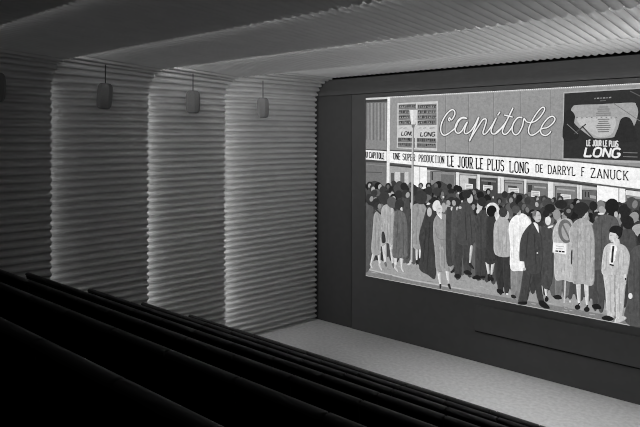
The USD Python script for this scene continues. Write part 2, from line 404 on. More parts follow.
# --- lettering: strokes on a unit box (x right, y up), with or without slab serifs
def arc_pts(cx, cy, rx, ry, a0, a1, n=10): return [(cx + rx * math.cos(math.radians(a)), cy + ry * math.sin(math.radians(a))) for a in np.linspace(a0, a1, n)]
GLYPH = {
 'A': ([[(0, 0), (.5, 1), (1, 0)], [(.2, .33), (.8, .33)]], [(0, 0), (1, 0)]),
 'C': ([arc_pts(.5, .72, .5, .28, 25, 180) + arc_pts(.5, .28, .5, .28, 180, 335)], []),
 'D': ([[(.05, 0), (.05, 1), (.45, 1)] + arc_pts(.45, .7, .5, .3, 90, 0, 6) + arc_pts(.45, .3, .5, .3, 0, -90, 6) + [(.05, 0)]], []),
 'E': ([[(.9, 1), (.08, 1), (.08, 0), (.95, 0)], [(.08, .52), (.7, .52)]], [(.02, 1), (.02, 0)]),
 'F': ([[(.9, 1), (.1, 1), (.1, 0)], [(.1, .52), (.7, .52)]], [(.1, 0)]),
 'G': ([arc_pts(.5, .72, .5, .28, 25, 180) + arc_pts(.5, .28, .5, .28, 180, 350) + [(1, .42), (.6, .42)]], []),
 'I': ([[(.5, 0), (.5, 1)]], [(.5, 0), (.5, 1)]),
 'J': ([[(.75, 1), (.75, .25)] + arc_pts(.42, .25, .33, .25, 0, -170)], [(.75, 1)]),
 'K': ([[(.08, 0), (.08, 1)], [(.95, 1), (.1, .42)], [(.35, .58), (.98, 0)]], [(.08, 0), (.08, 1), (.95, 0), (.9, 1)]),
 'L': ([[(.12, 1), (.12, 0), (.95, 0), (.95, .18)]], [(.12, 1)]),
 'N': ([[(.05, 0), (.05, 1), (.95, 0), (.95, 1)]], [(.05, 0), (.95, 1)]),
 'O': ([arc_pts(.5, .72, .48, .28, 0, 180) + arc_pts(.5, .28, .48, .28, 180, 360) + [(.98, .72)]], []),
 'P': ([[(.1, 0), (.1, 1), (.5, 1)] + arc_pts(.5, .74, .45, .26, 90, -90, 8) + [(.1, .48)]], [(.1, 0)]),
 'R': ([[(.1, 0), (.1, 1), (.5, 1)] + arc_pts(.5, .74, .42, .26, 90, -90, 8) + [(.1, .48)], [(.5, .48), (.95, 0)]], [(.1, 0), (.95, 0)]),
 'S': ([arc_pts(.5, .75, .45, .25, 20, 250, 10) + arc_pts(.5, .26, .47, .26, 80, -160, 10)], []),
 'T': ([[(0, 1), (1, 1)], [(.5, 1), (.5, 0)]], [(.5, 0)]),
 'U': ([[(.06, 1), (.06, .3)] + arc_pts(.5, .3, .44, .3, 180, 360) + [(.94, 1)]], [(.06, 1), (.94, 1)]),
 'Y': ([[(0, 1), (.5, .45), (1, 1)], [(.5, .45), (.5, 0)]], [(.5, 0), (.02, 1), (.98, 1)]),
 'Z': ([[(.05, .85), (.05, 1), (.92, 1), (.02, 0), (.95, 0), (.95, .15)]], []),
}
def text(o, tone, s, x0, x1, top0, bot0, top1, bot1, weight=1.0, serif=0.0, slant=0.0, gap=.32):
    """s between x0 and x1; its top and bottom edges run from (x0, top0 / bot0) to (x1, top1 / bot1)."""
    adv = [(.45 if c == ' ' else .55 if c == 'I' else 1.0) for c in s]
    total = sum(adv) + gap * (len(s) - 1); u = (x1 - x0) / total; x = 0.0
    for c, a in zip(s, adv):
        if c != ' ':
            strokes, serifs = GLYPH[c]; parts = []
            def at(px, py):
                X = x0 + (x + px * a) * u; f = (X - x0) / (x1 - x0)
                top, bot = top0 + (top1 - top0) * f, bot0 + (bot1 - bot0) * f
                return X + slant * py * (bot - top), bot + (top - bot) * py
            for st in strokes: parts.append(LineString([at(*p) for p in st]).buffer(weight / 2, cap_style=2, join_style=3))
            if serif:
                for (px, py) in serifs:
                    cx, cy = at(px, py); yy = cy + (weight * .25 if py > .5 else -weight * .25)
                    parts.append(sbox(cx - serif, yy - weight * .4, cx + serif, yy + weight * .4))
            G(o, tone, unary_union(parts))
        x += a + gap

U1 = 784                                   # the screen's right edge, in the photograph's pixels, lies outside the frame
def top_v(u): return 98 - .0545 * (u - 365) - 1
def bot_v(u): return 276 + .189 * (u - 365) + 2
# --- facade
fac = Owner('facade', 'picture of a grey panelled cinema front')
R(fac, 150, (355, 90), (900, 50), (900, 420), (355, 280))
for u in (445.5, 468.5, 493.5, 520.3, 550.8, 655, 690, 730):
    L(fac, 128, .7, (u, 90), (u, 175)); L(fac, 160, .5, (u + .8, 90), (u + .8, 175))
fac = Owner('bay_curtain', 'picture of a narrow bay with upright stripes')
R(fac, 118, (360, 96), (388.6, 96), (388.6, 152), (360, 152))
R(fac, 70, (360, 100.2), (388, 98.7), (388, 101.6), (360, 103))          # shade over the left bay
for k in range(13):
    u = 365.5 + k * 1.75
    R(fac, (112, 140, 122, 150)[k % 4], (u, 103), (u + 1.75, 103), (u + 1.75, 150), (u, 150))
R(fac, 138, (360, 139), (386.5, 141), (386.5, 151), (360, 150))
edge = Owner('light_strip', 'row of small bright bulbs along the top of the picture')
R(edge, 205, (360, 98.0), (388, 96.6), (388, 98.9), (360, 100.3))
R(edge, 175, (388, 96.4), (800, 74), (800, 76.0), (388, 98.4))
for k in range(190):
    u = 389 + k * 2.05
    E(edge, 248, u, top_v(u) + 1.25, .62, .72, n=8)
# --- board with small rows, upper left
bd = Owner('notice_board', 'white framed board of small dark rows behind the street lamp')
R(bd, 205, (397.5, 103.2), (438, 101.0), (437, 151), (396.8, 148))
for r in range(4):
    for c in range(2):
        x0, x1 = (398.6, 416) if c == 0 else (417.5, 436.6)
        y = 104.6 + r * 5.3
        R(bd, 125, (x0, y), (x1, y - .9), (x1, y + 4.4), (x0, y + 4.9))
        for q in range(9):
            xx = x0 + .6 + q * (x1 - x0 - 1) / 9; w = rng.uniform(.8, 1.8); h = rng.uniform(2.0, 3.6)
            R(bd, rng.choice((62, 75, 90)), (xx, y + .6), (xx + w, y + .4), (xx + w * .9, y + h), (xx, y + h))
            if rng.random() < .5: E(bd, 175, xx + w, y + 2.2, .5, .6, n=6)
for r in range(2):
    for c in range(2):
        x0, x1 = (397.8, 415) if c == 0 else (416.8, 436.4)
        y = 137.5 + r * 5.1 + c * .4
        R(bd, 125, (x0, y), (x1, y + .5), (x1, y + 5.2), (x0, y + 4.7))
        for q in range(9):
            xx = x0 + .6 + q * (x1 - x0 - 1) / 9; w = rng.uniform(.8, 1.8); h = rng.uniform(2.0, 3.8)
            R(bd, rng.choice((62, 75, 90)), (xx, y + .6), (xx + w, y + .6), (xx + w, y + h), (xx, y + h))
for x in (399.5, 403.5, 418.5, 423): L(bd, 130, .6, (x, 128.2), (x + 3, 127.8))
L(bd, 120, .8, (429.5, 128.2), (434.5, 127.8))
text(bd, 45, 'LONG', 401, 413, 131.5, 135.4, 131.6, 135.5, .8, slant=.2)
text(bd, 45, 'LONG', 420, 434.5, 132, 136.2, 132.2, 136.4, .9, slant=.2)
# --- poster at the right: a plain stand-in with its lettering
po = Owner('poster', 'dark poster with a pale panel')
R(po, 175, (563.2, 92.2), (660, 86.4), (660, 163), (562.4, 162.2))
R(po, 52, (564.3, 93.4), (659, 87.6), (659, 161.5), (563.3, 158.2))
S(po, 165, [(571, 110), (573, 106.5), (577, 105), (600, 104.2), (632, 102.6), (636, 105), (638, 110), (637.6, 116), (634, 126), (626, 132), (617, 134), (612, 137.6), (594, 138), (584, 132), (575, 124), (571.4, 116)])
S(po, 190, [(577, 118), (584, 117.2), (596, 117), (612, 117), (616, 121), (614, 130), (609, 136), (597, 136.6), (587, 130), (579, 124)])
for k in range(13):
    w = rng.uniform(4.5, 7.5); y = 107 + k * 2.05
    if k != 5: L(po, 125, 1.1, (603.5 - w, y + .1), (603.5 + w, y - .1))
for k in range(9): E(po, 120, 577 + k * 4.9, 117.6 + .3 * math.sin(k * 2.1), 1.0, .5, n=8)
S(po, 46, [(563.8, 120), (566, 111), (571, 110.5), (575, 116), (574, 126), (579, 137), (563.6, 140)])
S(po, 48, [(615, 141), (618, 128), (621, 119), (627, 117), (632, 121), (636, 133), (637, 141)])
L(po, 70, 1.2, (574, 134), (586, 124)); L(po, 60, 1.2, (582, 126), (593, 138))
L(po, 140, .6, (567, 124), (578, 134))
L(po, 120, .7, (613, 103), (640, 121)); L(po, 95, .9, (630, 91), (650, 101))
for k in range(6): L(po, 150 if k % 2 else 120, 1.2, (594 + k * 3, 98.6 - .2 * k), (596.2 + k * 3, 98.4 - .2 * k))
L(po, 105, .8, (600, 100.8), (606, 100.5))
text(po, 215, 'LE JOUR LE PLUS', 586.5, 618, 140, 145.6, 141, 146.8, 1.15, gap=.3)
text(po, 238, 'LONG', 583.5, 619, 147.6, 156.2, 148.4, 157.4, 2.0, slant=.22, gap=.28)
for y in (152.4, 156.5): L(po, 120, .9, (623, y), (637.5, y + .5))
# --- neon name
ne = Owner('neon_lettering', 'white neon handwriting on the panelled front')
Z1 = lambda pts: [(436 + x / 9.703, 98 + y / 9.703) for x, y in pts]
Z2 = lambda pts: [(496 + x / 9.703, 98 + y / 9.703) for x, y in pts]
NEON = [
 Z1([(133, 222), (122, 212), (132, 190), (150, 212), (180, 165), (178, 125), (150, 115), (100, 160), (58, 235), (45, 305), (60, 350), (90, 360), (140, 330), (190, 285), (215, 230), (255, 195), (297, 198), (265, 188), (225, 205), (190, 265), (188, 320), (215, 342), (250, 320), (285, 260), (303, 235), (285, 280), (275, 330), (295, 346), (340, 315), (380, 255), (412, 188)]),
 Z1([(415, 190), (385, 270), (355, 340), (325, 415), (350, 370), (400, 290), (450, 215), (480, 202), (487, 225), (470, 285), (455, 335), (470, 352), (505, 320), (550, 255), (583, 195), (560, 245), (535, 310), (545, 345), (580, 345), (625, 305), (655, 270)]),
 Z1([(600, 165), (618, 138)]),
 Z2([(0, 335), (50, 290), (95, 235), (130, 165), (163, 98), (130, 170), (85, 260), (62, 320), (75, 350), (105, 345), (150, 290), (175, 235), (215, 190), (250, 192)]),
 Z2([(82, 166), (158, 184)]),
 Z2([(248, 188), (205, 195), (165, 255), (158, 320), (185, 356), (220, 340), (255, 275), (268, 215), (275, 200), (295, 228), (330, 238), (380, 225), (430, 180), (470, 115), (460, 90), (430, 105), (380, 170), (335, 250), (315, 310), (325, 350), (355, 360), (400, 335), (440, 300), (500, 285), (550, 245), (572, 205), (550, 178), (505, 195), (455, 255), (432, 315), (445, 350), (480, 364), (515, 345), (530, 325)]),
]
sh = unary_union([LineString(smooth_line(p)).buffer(1.0, quad_segs=3) for p in NEON])
G(ne, 88, unary_union([affinity.translate(sh, .75, .15), affinity.translate(sh, .2, .5), affinity.translate(sh, -.45, .1)]))
G(ne, 240, unary_union([LineString(smooth_line(p)).buffer(.62, quad_segs=3) for p in NEON]))
# --- street front below the sign band
fr = Owner('shop_front', 'glass front with white frames under the sign band')
R(fr, 118, (360, 161), (388, 163), (388, 300), (360, 300))
L(fr, 85, .8, (365, 172), (382, 172.6)); L(fr, 140, .7, (366, 164), (386, 166))
R(fr, 165, (389, 163), (432, 166), (432, 215), (389, 215))
R(fr, 205, (395, 172), (400, 172), (400, 184), (395, 184)); R(fr, 200, (405, 172), (408.5, 172), (408.5, 184), (405, 184))
R(fr, 105, (400.5, 173), (404, 173), (404, 184), (400.5, 184)); R(fr, 95, (391, 173), (394, 173), (394, 183), (391, 183))
R(fr, 168, (427, 166), (800, 200), (800, 260), (427, 230))
L(fr, 70, 2.2, (388, 164.6), (432, 169), (500, 175.3), (570, 182.6), (640, 191.6), (800, 212))
L(fr, 190, 1.3, (427, 171.2), (500, 177.6), (570, 185.2), (640, 194.2), (800, 215))
R(fr, 242, (412.4, 165.8), (419.4, 166.2), (419.4, 200), (412.4, 200)); R(fr, 244, (420.1, 166.6), (427, 167), (427, 200), (420.1, 200))
L(fr, 170, .7, (419.8, 166), (419.8, 195))
def window(x0, x1, y0, y1, tone, dark, sign):
    wd = Owner('window')
    R(wd, 70, (x0 - .6, y0 - .6), (x1 + .6, y0 + .2), (x1 + .6, y1), (x0 - .6, y1)); R(wd, tone, (x0, y0), (x1, y0 + .8), (x1, y1), (x0, y1))
    for d, p in dark: R(wd, d, *p)
    if sign:
        a, b, c, e = sign
        R(wd, 226, (a, c), (b, c + .8), (b, e), (a, e))
        for k in range(3): L(wd, 140, .6, (a + 1.2, c + 1.8 + k * 1.5), (b - 1.2, c + 2.2 + k * 1.5))
window(431, 455, 171.5, 200, 138, [(112, ((441, 174), (454, 175), (454, 189), (441, 188))), (70, ((431.5, 172), (433, 172), (433, 180), (431.5, 180)))], None)
window(459.8, 476.6, 175, 205, 200, [(66, ((468.4, 178), (476, 178.6), (476, 190), (472.6, 190), (472.6, 184), (468.4, 184)))], (465, 473, 183.4, 192))
window(480.6, 497, 178, 208, 78, [(125, ((481.5, 179.5), (496, 180.8), (496, 182.5), (481.5, 181.2))), (45, ((488, 182), (491, 182), (491, 185), (488, 185)))], (483, 492.6, 184.8, 193))
window(504.6, 523.2, 180.6, 208, 150, [(80, ((508, 185.4), (517, 186.2), (517, 190), (508, 190))), (105, ((505, 182), (522, 183), (522, 184.2), (505, 183.2)))], (508.4, 519, 187.6, 196))
window(527, 547, 183.4, 210, 118, [(70, ((528, 185), (532, 185), (532, 192), (528, 192))), (165, ((534, 186), (546, 187), (546, 188.5), (534, 187.5)))], (531.2, 540, 190.6, 201))
window(555.6, 576, 186.6, 212, 128, [(170, ((557, 188), (575, 190), (575, 191.6), (557, 189.6))), (80, ((557, 193), (561, 193), (561, 203), (557, 203)))], (560.6, 571, 194, 204))
window(582.6, 596.6, 190.2, 215, 105, [(60, ((585, 191.5), (586, 191.5), (586, 197), (585, 197))), (60, ((588, 192), (589, 192), (589, 197), (588, 197))), (165, ((590, 195), (596, 196), (596, 199), (590, 198)))], None)
window(626.4, 652, 196, 225, 150, [(95, ((627, 198), (651, 200), (651, 202), (627, 200)))], (640, 650, 205, 214))
window(664, 690, 200, 235, 120, [], (668, 680, 208, 216)); window(702, 730, 205, 240, 130, [], (708, 722, 214, 224)); window(742, 775, 210, 245, 120, [], (748, 764, 220, 230))
for a, b in ((456, 459.2), (477.2, 480), (498, 503.8), (524.2, 526.4), (548, 553.2), (577.2, 578.6), (579.6, 581.8)): R(fr, 226, (a, 160 + (a - 389) * .105 + 5), (b, 160 + (b - 389) * .105 + 5), (b, 230), (a, 230))
L(fr, 140, .6, (500.8, 178), (500.8, 200))
R(fr, 246, (597, 185.4), (618.3, 187.8), (618.3, 225), (597, 220)); L(fr, 150, .8, (618.7, 187), (618.7, 220)); R(fr, 236, (619.3, 188), (625.2, 189), (625.2, 225), (619.3, 222))
R(fr, 225, (626, 190), (700, 199), (700, 204), (626, 195))
# --- the sign band with its words
sg = Owner('sign_band', 'long white sign band with dark slab lettering')
R(sg, 75, (360, 148.8), (387, 150), (387, 163), (360, 162))
R(sg, 240, (365.4, 149.9), (386.6, 151.2), (386.6, 161.0), (365.4, 159.4))
text(sg, 45, 'U CAPITOLE', 366, 384.4, 151.8, 157.4, 153.2, 159.2, .85, .5, gap=.36)
R(sg, 95, (388, 149.6), (450, 152.2), (500, 155.4), (570, 160.2), (640, 166.8), (800, 182), (800, 205), (640, 191), (570, 181.6), (500, 174.4), (388, 164))
R(sg, 246, (389.4, 150.9), (450, 153.8), (500, 156.9), (570, 161.7), (640, 168.4), (800, 184), (800, 203), (640, 189), (570, 180.2), (500, 173.0), (389.4, 162.6))
text(sg, 48, 'UNE SUPER', 393.4, 415.0, 153.0, 159.2, 154.5, 161.0, 0.8, .7, gap=.4)
text(sg, 48, 'PRODUCTION', 418.8, 444, 154.8, 161.3, 156.2, 163.4, 0.8, .7, gap=.4)
text(sg, 38, 'LE JOUR', 447.4, 472.6, 155.8, 166.0, 157.6, 168.6, 1.15, 1.05, gap=.42)
text(sg, 38, 'LE PLUS', 476, 503.8, 158.0, 168.6, 160.4, 171.2, 1.15, 1.05, gap=.42)
text(sg, 38, 'LONG', 509.6, 528.6, 161.2, 172.0, 162.6, 173.4, 1.2, 1.05, gap=.42)
text(sg, 42, 'DE', 535.8, 543.2, 164.4, 172.0, 164.9, 172.4, 1.0, .85, gap=.42)
text(sg, 42, 'DARRYL', 548.2, 575.2, 165.2, 173.6, 167.2, 175.6, 1.0, .85, gap=.42)
text(sg, 42, 'F', 581.4, 585, 167.4, 176.0, 167.6, 176.2, 1.05, .9)
text(sg, 42, 'ZANUCK', 590.8, 628, 168.2, 177.4, 171.2, 180.4, 1.08, .95, gap=.42)
wp = Owner('white_post', 'bright white upright at the left of the picture')
R(wp, 236, (387.4, 96.6), (390.2, 96.4), (389.4, 186), (386.6, 186))
# --- pavement
pv = Owner('pavement', 'light pavement and kerb')
R(pv, 158, (355, 252), (420, 256), (520, 276), (640, 292), (800, 310), (800, 420), (355, 290))
R(pv, 128, (355, 268), (368, 270), (412, 281), (470, 291.5), (540, 303), (640, 321), (800, 350), (800, 370), (640, 331), (355, 281))
L(pv, 188, 1.1, (365, 268.6), (412, 280), (470, 290.5)); L(pv, 215, 1.6, (360, 275.2), (640, 327.8), (800, 358))
for k in range(60):
    u = rng.uniform(366, 640); v = bot_v(u) - rng.uniform(4, 20)
    L(pv, rng.choice((140, 148, 170, 178)), .8, (u, v), (u + rng.uniform(2, 7), v + rng.uniform(.4, 1.4)))
E(pv, 205, 408.8, 262, 2.6, 3.2); E(pv, 225, 570, 301.5, .9, 1.2)
# --- the crowd: the dark mass, its many heads, then the figures that can be told apart
cr = Owner('crowd', 'dense crowd of dark coats behind the front figures')
S(cr, 72, [(360, 190), (366, 184), (376, 181), (386, 187), (394, 184), (400, 181), (408, 187), (418, 187), (426, 189), (438, 181), (446, 184), (456, 190), (470, 189), (482, 190), (494, 193), (508, 193), (520, 193), (532, 197), (544, 196), (556, 200), (572, 199), (590, 200), (600, 203), (612, 200), (622, 203), (634, 199), (650, 204), (700, 210), (790, 224), (800, 330), (720, 306), (650, 297), (600, 300), (560, 291), (520, 288), (470, 270), (430, 258), (392, 256), (360, 258)])
def head(o, x, y, r, hair, face=None, side=0, fy=.25):
    E(o, hair, x, y, r, r * 1.15, rng.uniform(-20, 20), n=14)
    if face: E(o, face, x + side * r * .55, y + r * fy, r * .52, r * .78, side * 12, n=12)
for k in range(260):                      # far heads, in rows
    row = k % 5; u = 364 + (k // 5) * 8.2 + rng.uniform(-3.6, 3.6) + row * 1.7
    top = np.interp(u, [365, 400, 440, 500, 545, 600, 640, 790], [184, 185, 186, 195, 199, 205, 205, 228])
    v = top + row * 5.0 + rng.uniform(-1.8, 1.8); r = 2.7 + row * .45 + rng.uniform(-.4, .8)
    o = Owner('head') if row == 0 else cr
    sx = rng.choice((-1, 0, 0, 1))
    head(cr, u, v, r, rng.choice((36, 44, 52, 62, 76)), rng.choice((None, None, None, None, 100, 120, 145, 175)), sx)
    if rng.random() < .35: E(cr, rng.choice((95, 110, 60, 45, 130)), u + rng.uniform(-2, 2), v + r * 2.0, r * 1.25, r * 1.1, n=12)
    if rng.random() < .12: E(cr, 215, u + rng.uniform(-2, 2), v + r * 1.4, .9, 1.1, n=8)
for k in range(46):                       # dark coats and trouser legs between the figures
    u = 366 + k * 6.0 + rng.uniform(-2, 2); v0 = np.interp(u, [365, 640], [212, 236]); v1 = np.interp(u, [365, 430, 520, 640], [255, 262, 286, 303])
    S(cr, rng.choice((55, 64, 78, 90, 100)), [(u - 3, v0 + 4), (u, v0), (u + 3.4, v0 + 4), (u + 3.6, v1), (u - 3, v1 - 1)])
def person(label): return Owner('person', label)
def legs(o, tone, *ls, w=2.4, shoe=45):
    for (a, b, toe) in ls:
        p, q = np.array(a, float), np.array(b, float); d = q - p; nrm = np.array([-d[1], d[0]]) / np.linalg.norm(d)
        m = p + d * .4
        S(o, tone, [tuple(p + nrm * w * .55), tuple(m + nrm * w * .6), tuple(q + nrm * w * .3), tuple(q - nrm * w * .3), tuple(m - nrm * w * .6), tuple(p - nrm * w * .55)])
        if toe: S(o, shoe, [(b[0] - 1.0, b[1] - .6), (b[0] + .9, b[1] - .8), (toe[0], toe[1]), (toe[0] - (1.2 if toe[0] > b[0] else -1.2), toe[1] + .9), (b[0] - .9, b[1] + 1.3)])
def folds(o, tone, *ls):
    for l in ls: L(o, tone, .7, *l, sm=True)

p = person('projected figure half cut by the left edge of the screen'); S(p, 88, [(364, 207), (369, 205), (373.4, 210), (373.6, 235), (371.5, 258), (370, 268), (364, 268)])
head(p, 369.5, 198, 3.6, 58, 150, 1); head(p, 374.3, 193, 3.2, 62)
p = person('projected woman in a pale coat at the left'); legs(p, 200, ((374.4, 252), (371, 264), (373.2, 267.6)), ((379, 252), (379.6, 264.5), (382.6, 269.6)), shoe=190)
S(p, 160, [(374, 215), (377.5, 211.5), (381, 214), (382, 224), (381, 240), (380.4, 254), (371.6, 252.6), (372.6, 232)]); head(p, 377.6, 205.4, 3.4, 55, 140, 1); folds(p, 138, ((376, 222), (375, 250)), ((379, 225), (378.6, 250)))
L(p, 60, 1.6, (374.5, 208), (381, 214))
p = person('projected figure in pale coat and trousers'); legs(p, 196, ((384, 242), (385.4, 263), (387, 266)), ((391, 236), (393, 264), (394.6, 267)), w=3.6, shoe=110)
S(p, 172, [(381.4, 210), (385.6, 204.6), (390.6, 206), (394.4, 211.4), (393.8, 226), (392.6, 244), (387, 243), (380.6, 246), (381, 228)]); S(p, 60, [(381.6, 233), (384, 232), (385.8, 240), (384.6, 243), (381.8, 242)])
folds(p, 150, ((388, 212), (387.4, 242)), ((391, 215), (390, 240))); head(p, 384.4, 198, 5.6, 62); head(p, 392, 202.4, 5.0, 92)
p = person('projected figure behind the street lamp post'); S(p, 76, [(402, 202), (406, 197), (410, 201), (410.4, 252), (404, 254)]); head(p, 405.6, 194, 3.8, 60, 165, 1)
p = person('projected woman in a dark grey coat left of the lamp post'); legs(p, 204, ((396, 255), (395.2, 267), (398.8, 271)), ((401.8, 256), (401.8, 267.5), (404.4, 271.4)), shoe=190)
S(p, 104, [(394.4, 214), (397.6, 211), (403.8, 212.6), (407, 220), (408.2, 240), (407, 257.6), (400, 258), (392.4, 256), (393.6, 236)]); head(p, 399.5, 204.6, 4.8, 58); S(p, 205, [(400, 209), (402, 207), (402.4, 211)]); folds(p, 86, ((398, 222), (396, 253)), ((403, 222), (403.6, 255)))
p = person('projected figure in a grey coat right of the lamp post'); legs(p, 202, ((417, 245), (416.8, 261), (417.6, 264)), ((420.6, 245), (420, 259), (421, 261)))
S(p, 152, [(413, 207), (416.8, 203.6), (423.6, 204), (426.6, 210), (426, 226), (422.6, 247), (413, 247), (412.6, 226)]); head(p, 421, 197.4, 6.2, 62); head(p, 414, 192, 3.4, 55); folds(p, 134, ((417, 212), (416.6, 244)), ((421, 214), (419.6, 244)))
p = person('projected woman in a black cape and veil'); S(p, 66, [(426.6, 208), (429, 203), (434, 202), (437, 210), (437, 226), (436.4, 252), (435.4, 278), (428, 275), (419.2, 268.6), (421, 252), (419, 236), (424, 217)])
E(p, 192, 429.4, 212, 2.4, 4.6); E(p, 228, 428.4, 203.8, 2.0, 1.1, -20); E(p, 45, 432.6, 201.4, 4.2, 2.4); folds(p, 52, ((430, 222), (427, 270)), ((426, 228), (423, 262)))
p = person('projected woman in a long pale grey coat and headscarf, foremost in the crowd'); legs(p, 206, ((438.8, 270), (440.4, 285), (441, 288)), ((447.2, 269), (448.8, 284.6), (451, 288.4)), w=2.8)
S(p, 48, [(452, 268), (454.8, 267), (454.6, 271.4), (450.6, 273)])
S(p, 152, [(433.2, 224), (435.4, 217), (439, 213.4), (443.6, 213.6), (447.6, 217), (450.4, 230), (451.4, 247), (453.8, 266), (450, 271.4), (444, 270.6), (436.6, 271), (434.8, 252), (433.4, 238)])
S(p, 232, [(436.6, 213), (441.6, 212.6), (441.8, 219.4)]); E(p, 226, 436.4, 205.6, 3.8, 5.6, 15); E(p, 166, 443.6, 207.6, 2.3, 5.0); E(p, 214, 439.2, 209.4, 3.3, 5.0); L(p, 120, .6, (437.6, 209), (440.6, 208.8)); E(p, 150, 439.4, 212.4, 1, .45)
E(p, 238, 447.8, 237, 1.7, 3.4, 10); folds(p, 126, ((435, 228), (438, 238), (446, 240)), ((443.8, 220), (444.4, 268)), ((449, 230), (449.6, 240))); folds(p, 170, ((440, 244), (440.6, 266)))
for (x, w, t) in ((450.5, 4.4, 70), (456, 4.2, 82)):
    p = person('projected man in a dark suit in the crowd'); S(p, t, [(x - w, 213), (x - 1, 207), (x + w, 212), (x + w + .6, 235), (x + w, 262), (x - w + .4, 262)]); head(p, x, 202, 3.8, 52, 165, -1); E(p, 214, x + 1.4, 208.6, 1.2, 2.0)
p = person('projected tall man in a dark suit seen from the side'); S(p, 68, [(455.4, 236), (463, 236), (462, 262), (461, 277), (455, 276)]); S(p, 72, [(463, 238), (472.6, 236), (471.6, 262), (470.4, 273), (464, 272)])
S(p, 78, [(457.6, 208), (463, 202.4), (468, 202), (473, 210), (475.4, 222), (474.4, 243), (458, 243), (456.6, 224)]); S(p, 40, [(463.6, 271.4), (468, 270), (472, 273.6), (470, 275), (464.6, 273.6)]); S(p, 40, [(454.6, 274.6), (459, 274), (460.6, 277.6), (455, 277.6)])
E(p, 205, 470, 198.6, 3.0, 4.8); E(p, 50, 466.6, 194.4, 4.4, 4.2, 10); folds(p, 56, ((465, 212), (466.6, 240)), ((470, 214), (472, 238))); E(p, 190, 460, 207.6, 1.6, 1.4)
p = person('projected leg in mid step between two dark suits'); legs(p, 196, ((471.6, 246), (469.8, 264), (474, 268)), w=2.2)
p = person('projected man in a dark suit seen from behind, hair cut short'); S(p, 70, [(476, 240), (481, 240), (480.6, 277), (475.4, 276)]); S(p, 68, [(481, 240), (488, 240), (486, 276), (481, 276)])
S(p, 74, [(475.6, 222), (477.4, 214), (482, 210), (486.4, 211), (488.6, 220), (488.4, 246), (475.8, 246)]); E(p, 196, 479.6, 206.4, 2.8, 4.4); E(p, 52, 482, 201.6, 4.4, 4.6); E(p, 216, 478, 211, 1.6, 2.6, 20); S(p, 38, [(472.6, 277), (477, 275), (480.6, 277), (479, 279.4), (473, 279)]); E(p, 38, 483, 277, 2.6, 1.4); folds(p, 55, ((481, 216), (481, 270)))
p = person('projected pale coat half hidden behind a dark haired woman'); S(p, 226, [(486, 208), (489, 203.6), (495, 203), (499.4, 208), (500, 216), (496, 221), (488, 216)])
p = person('projected dark haired woman in a black dress'); legs(p, 202, ((487, 261), (488.8, 275), (489, 279)), ((493.2, 261), (491.4, 275.6), (492, 279)), w=2.5); E(p, 40, 489.2, 278.8, 1.7, 2.5); E(p, 40, 492.2, 279.4, 1.7, 2.2)
S(p, 60, [(486.6, 220), (490, 215.4), (494.6, 216), (496.4, 226), (496, 246), (495, 262.6), (485.6, 262), (486, 242)]); E(p, 32, 491.6, 211, 5.0, 5.8, 10); E(p, 205, 496.2, 214.6, 1.6, 3.0)
p = person('projected young man in a pale jacket and dark trousers'); S(p, 56, [(496.6, 252), (503.4, 253), (503, 291), (497.8, 290)]); S(p, 60, [(503, 252), (510, 254), (509.4, 289), (504.4, 292)]); E(p, 214, 507, 294, 1.4, 1.0); S(p, 38, [(497, 289), (502, 290), (504, 293), (498, 293)])
S(p, 176, [(494, 226), (496.6, 220), (501.6, 217), (506.8, 218.4), (510, 226), (511, 244), (510, 256.4), (495.4, 254.6), (493.6, 240)]); E(p, 186, 507, 215, 2.2, 4.2); E(p, 66, 503, 212.2, 4.3, 5.0); folds(p, 152, ((498, 226), (499, 250)), ((507, 226), (506.4, 252)), ((502, 240), (503, 254)))
p = person('projected person in a long white coat'); S(p, 138, [(511, 262), (517, 264), (515.6, 296), (511.4, 296)]); S(p, 132, [(517.4, 264), (524, 262), (519.4, 298), (515.6, 296)]); S(p, 45, [(511, 295), (514.4, 295), (516.4, 298), (512, 298)])
S(p, 240, [(508.6, 229), (511, 219.6), (517.4, 214.4), (523.6, 213.6), (529, 218), (531.6, 225), (527, 246), (526, 268), (518.6, 271), (510.4, 268.4), (510.2, 246)]); E(p, 168, 518.8, 212.4, 2.2, 3.0); E(p, 84, 515.8, 209.4, 4.2, 4.0); folds(p, 212, ((513, 224), (514, 262)), ((520, 226), (519.6, 266)))
p = person('projected woman in a dark dress behind the striding man'); legs(p, 208, ((540.6, 282), (542.4, 296), (543, 299)), ((545, 282), (546.6, 297), (546, 301)), w=2.6); E(p, 36, 546.6, 299.4, 2.0, 2.6, 20)
S(p, 76, [(540, 232), (544.6, 227), (551, 228), (553, 240), (552, 283.4), (541, 283.6)]); E(p, 222, 548, 220.6, 3.0, 4.6); E(p, 42, 549.8, 208.4, 5.4, 4.6); E(p, 44, 546, 213.6, 3.4, 3.6); E(p, 236, 550.4, 226.8, 3.0, 1.0, -20)
p = person('projected bald man in a dark suit striding with a white book'); S(p, 70, [(524.6, 266), (533.6, 270), (531, 284), (526.8, 302.4), (518.4, 303.4), (521, 288)]); S(p, 64, [(531, 268), (540, 268), (542, 290), (544, 302), (538.6, 302), (535, 288)])
S(p, 34, [(518.4, 302), (526.6, 301.6), (526, 304.6), (519, 304.4)]); S(p, 34, [(538.6, 301), (544, 301), (550, 308), (545.4, 308.6), (540, 305.6)])
S(p, 72, [(519.4, 250), (521, 238), (525, 230), (530.4, 224), (534.4, 222.4), (539, 228), (541.6, 238), (542.6, 256), (541, 272), (533, 274), (526, 270), (520, 262)]); R(p, 238, (518.2, 261), (524.2, 261.6), (525.4, 269.6), (519, 268.2)); E(p, 190, 524.4, 269, 1.7, 1.5)
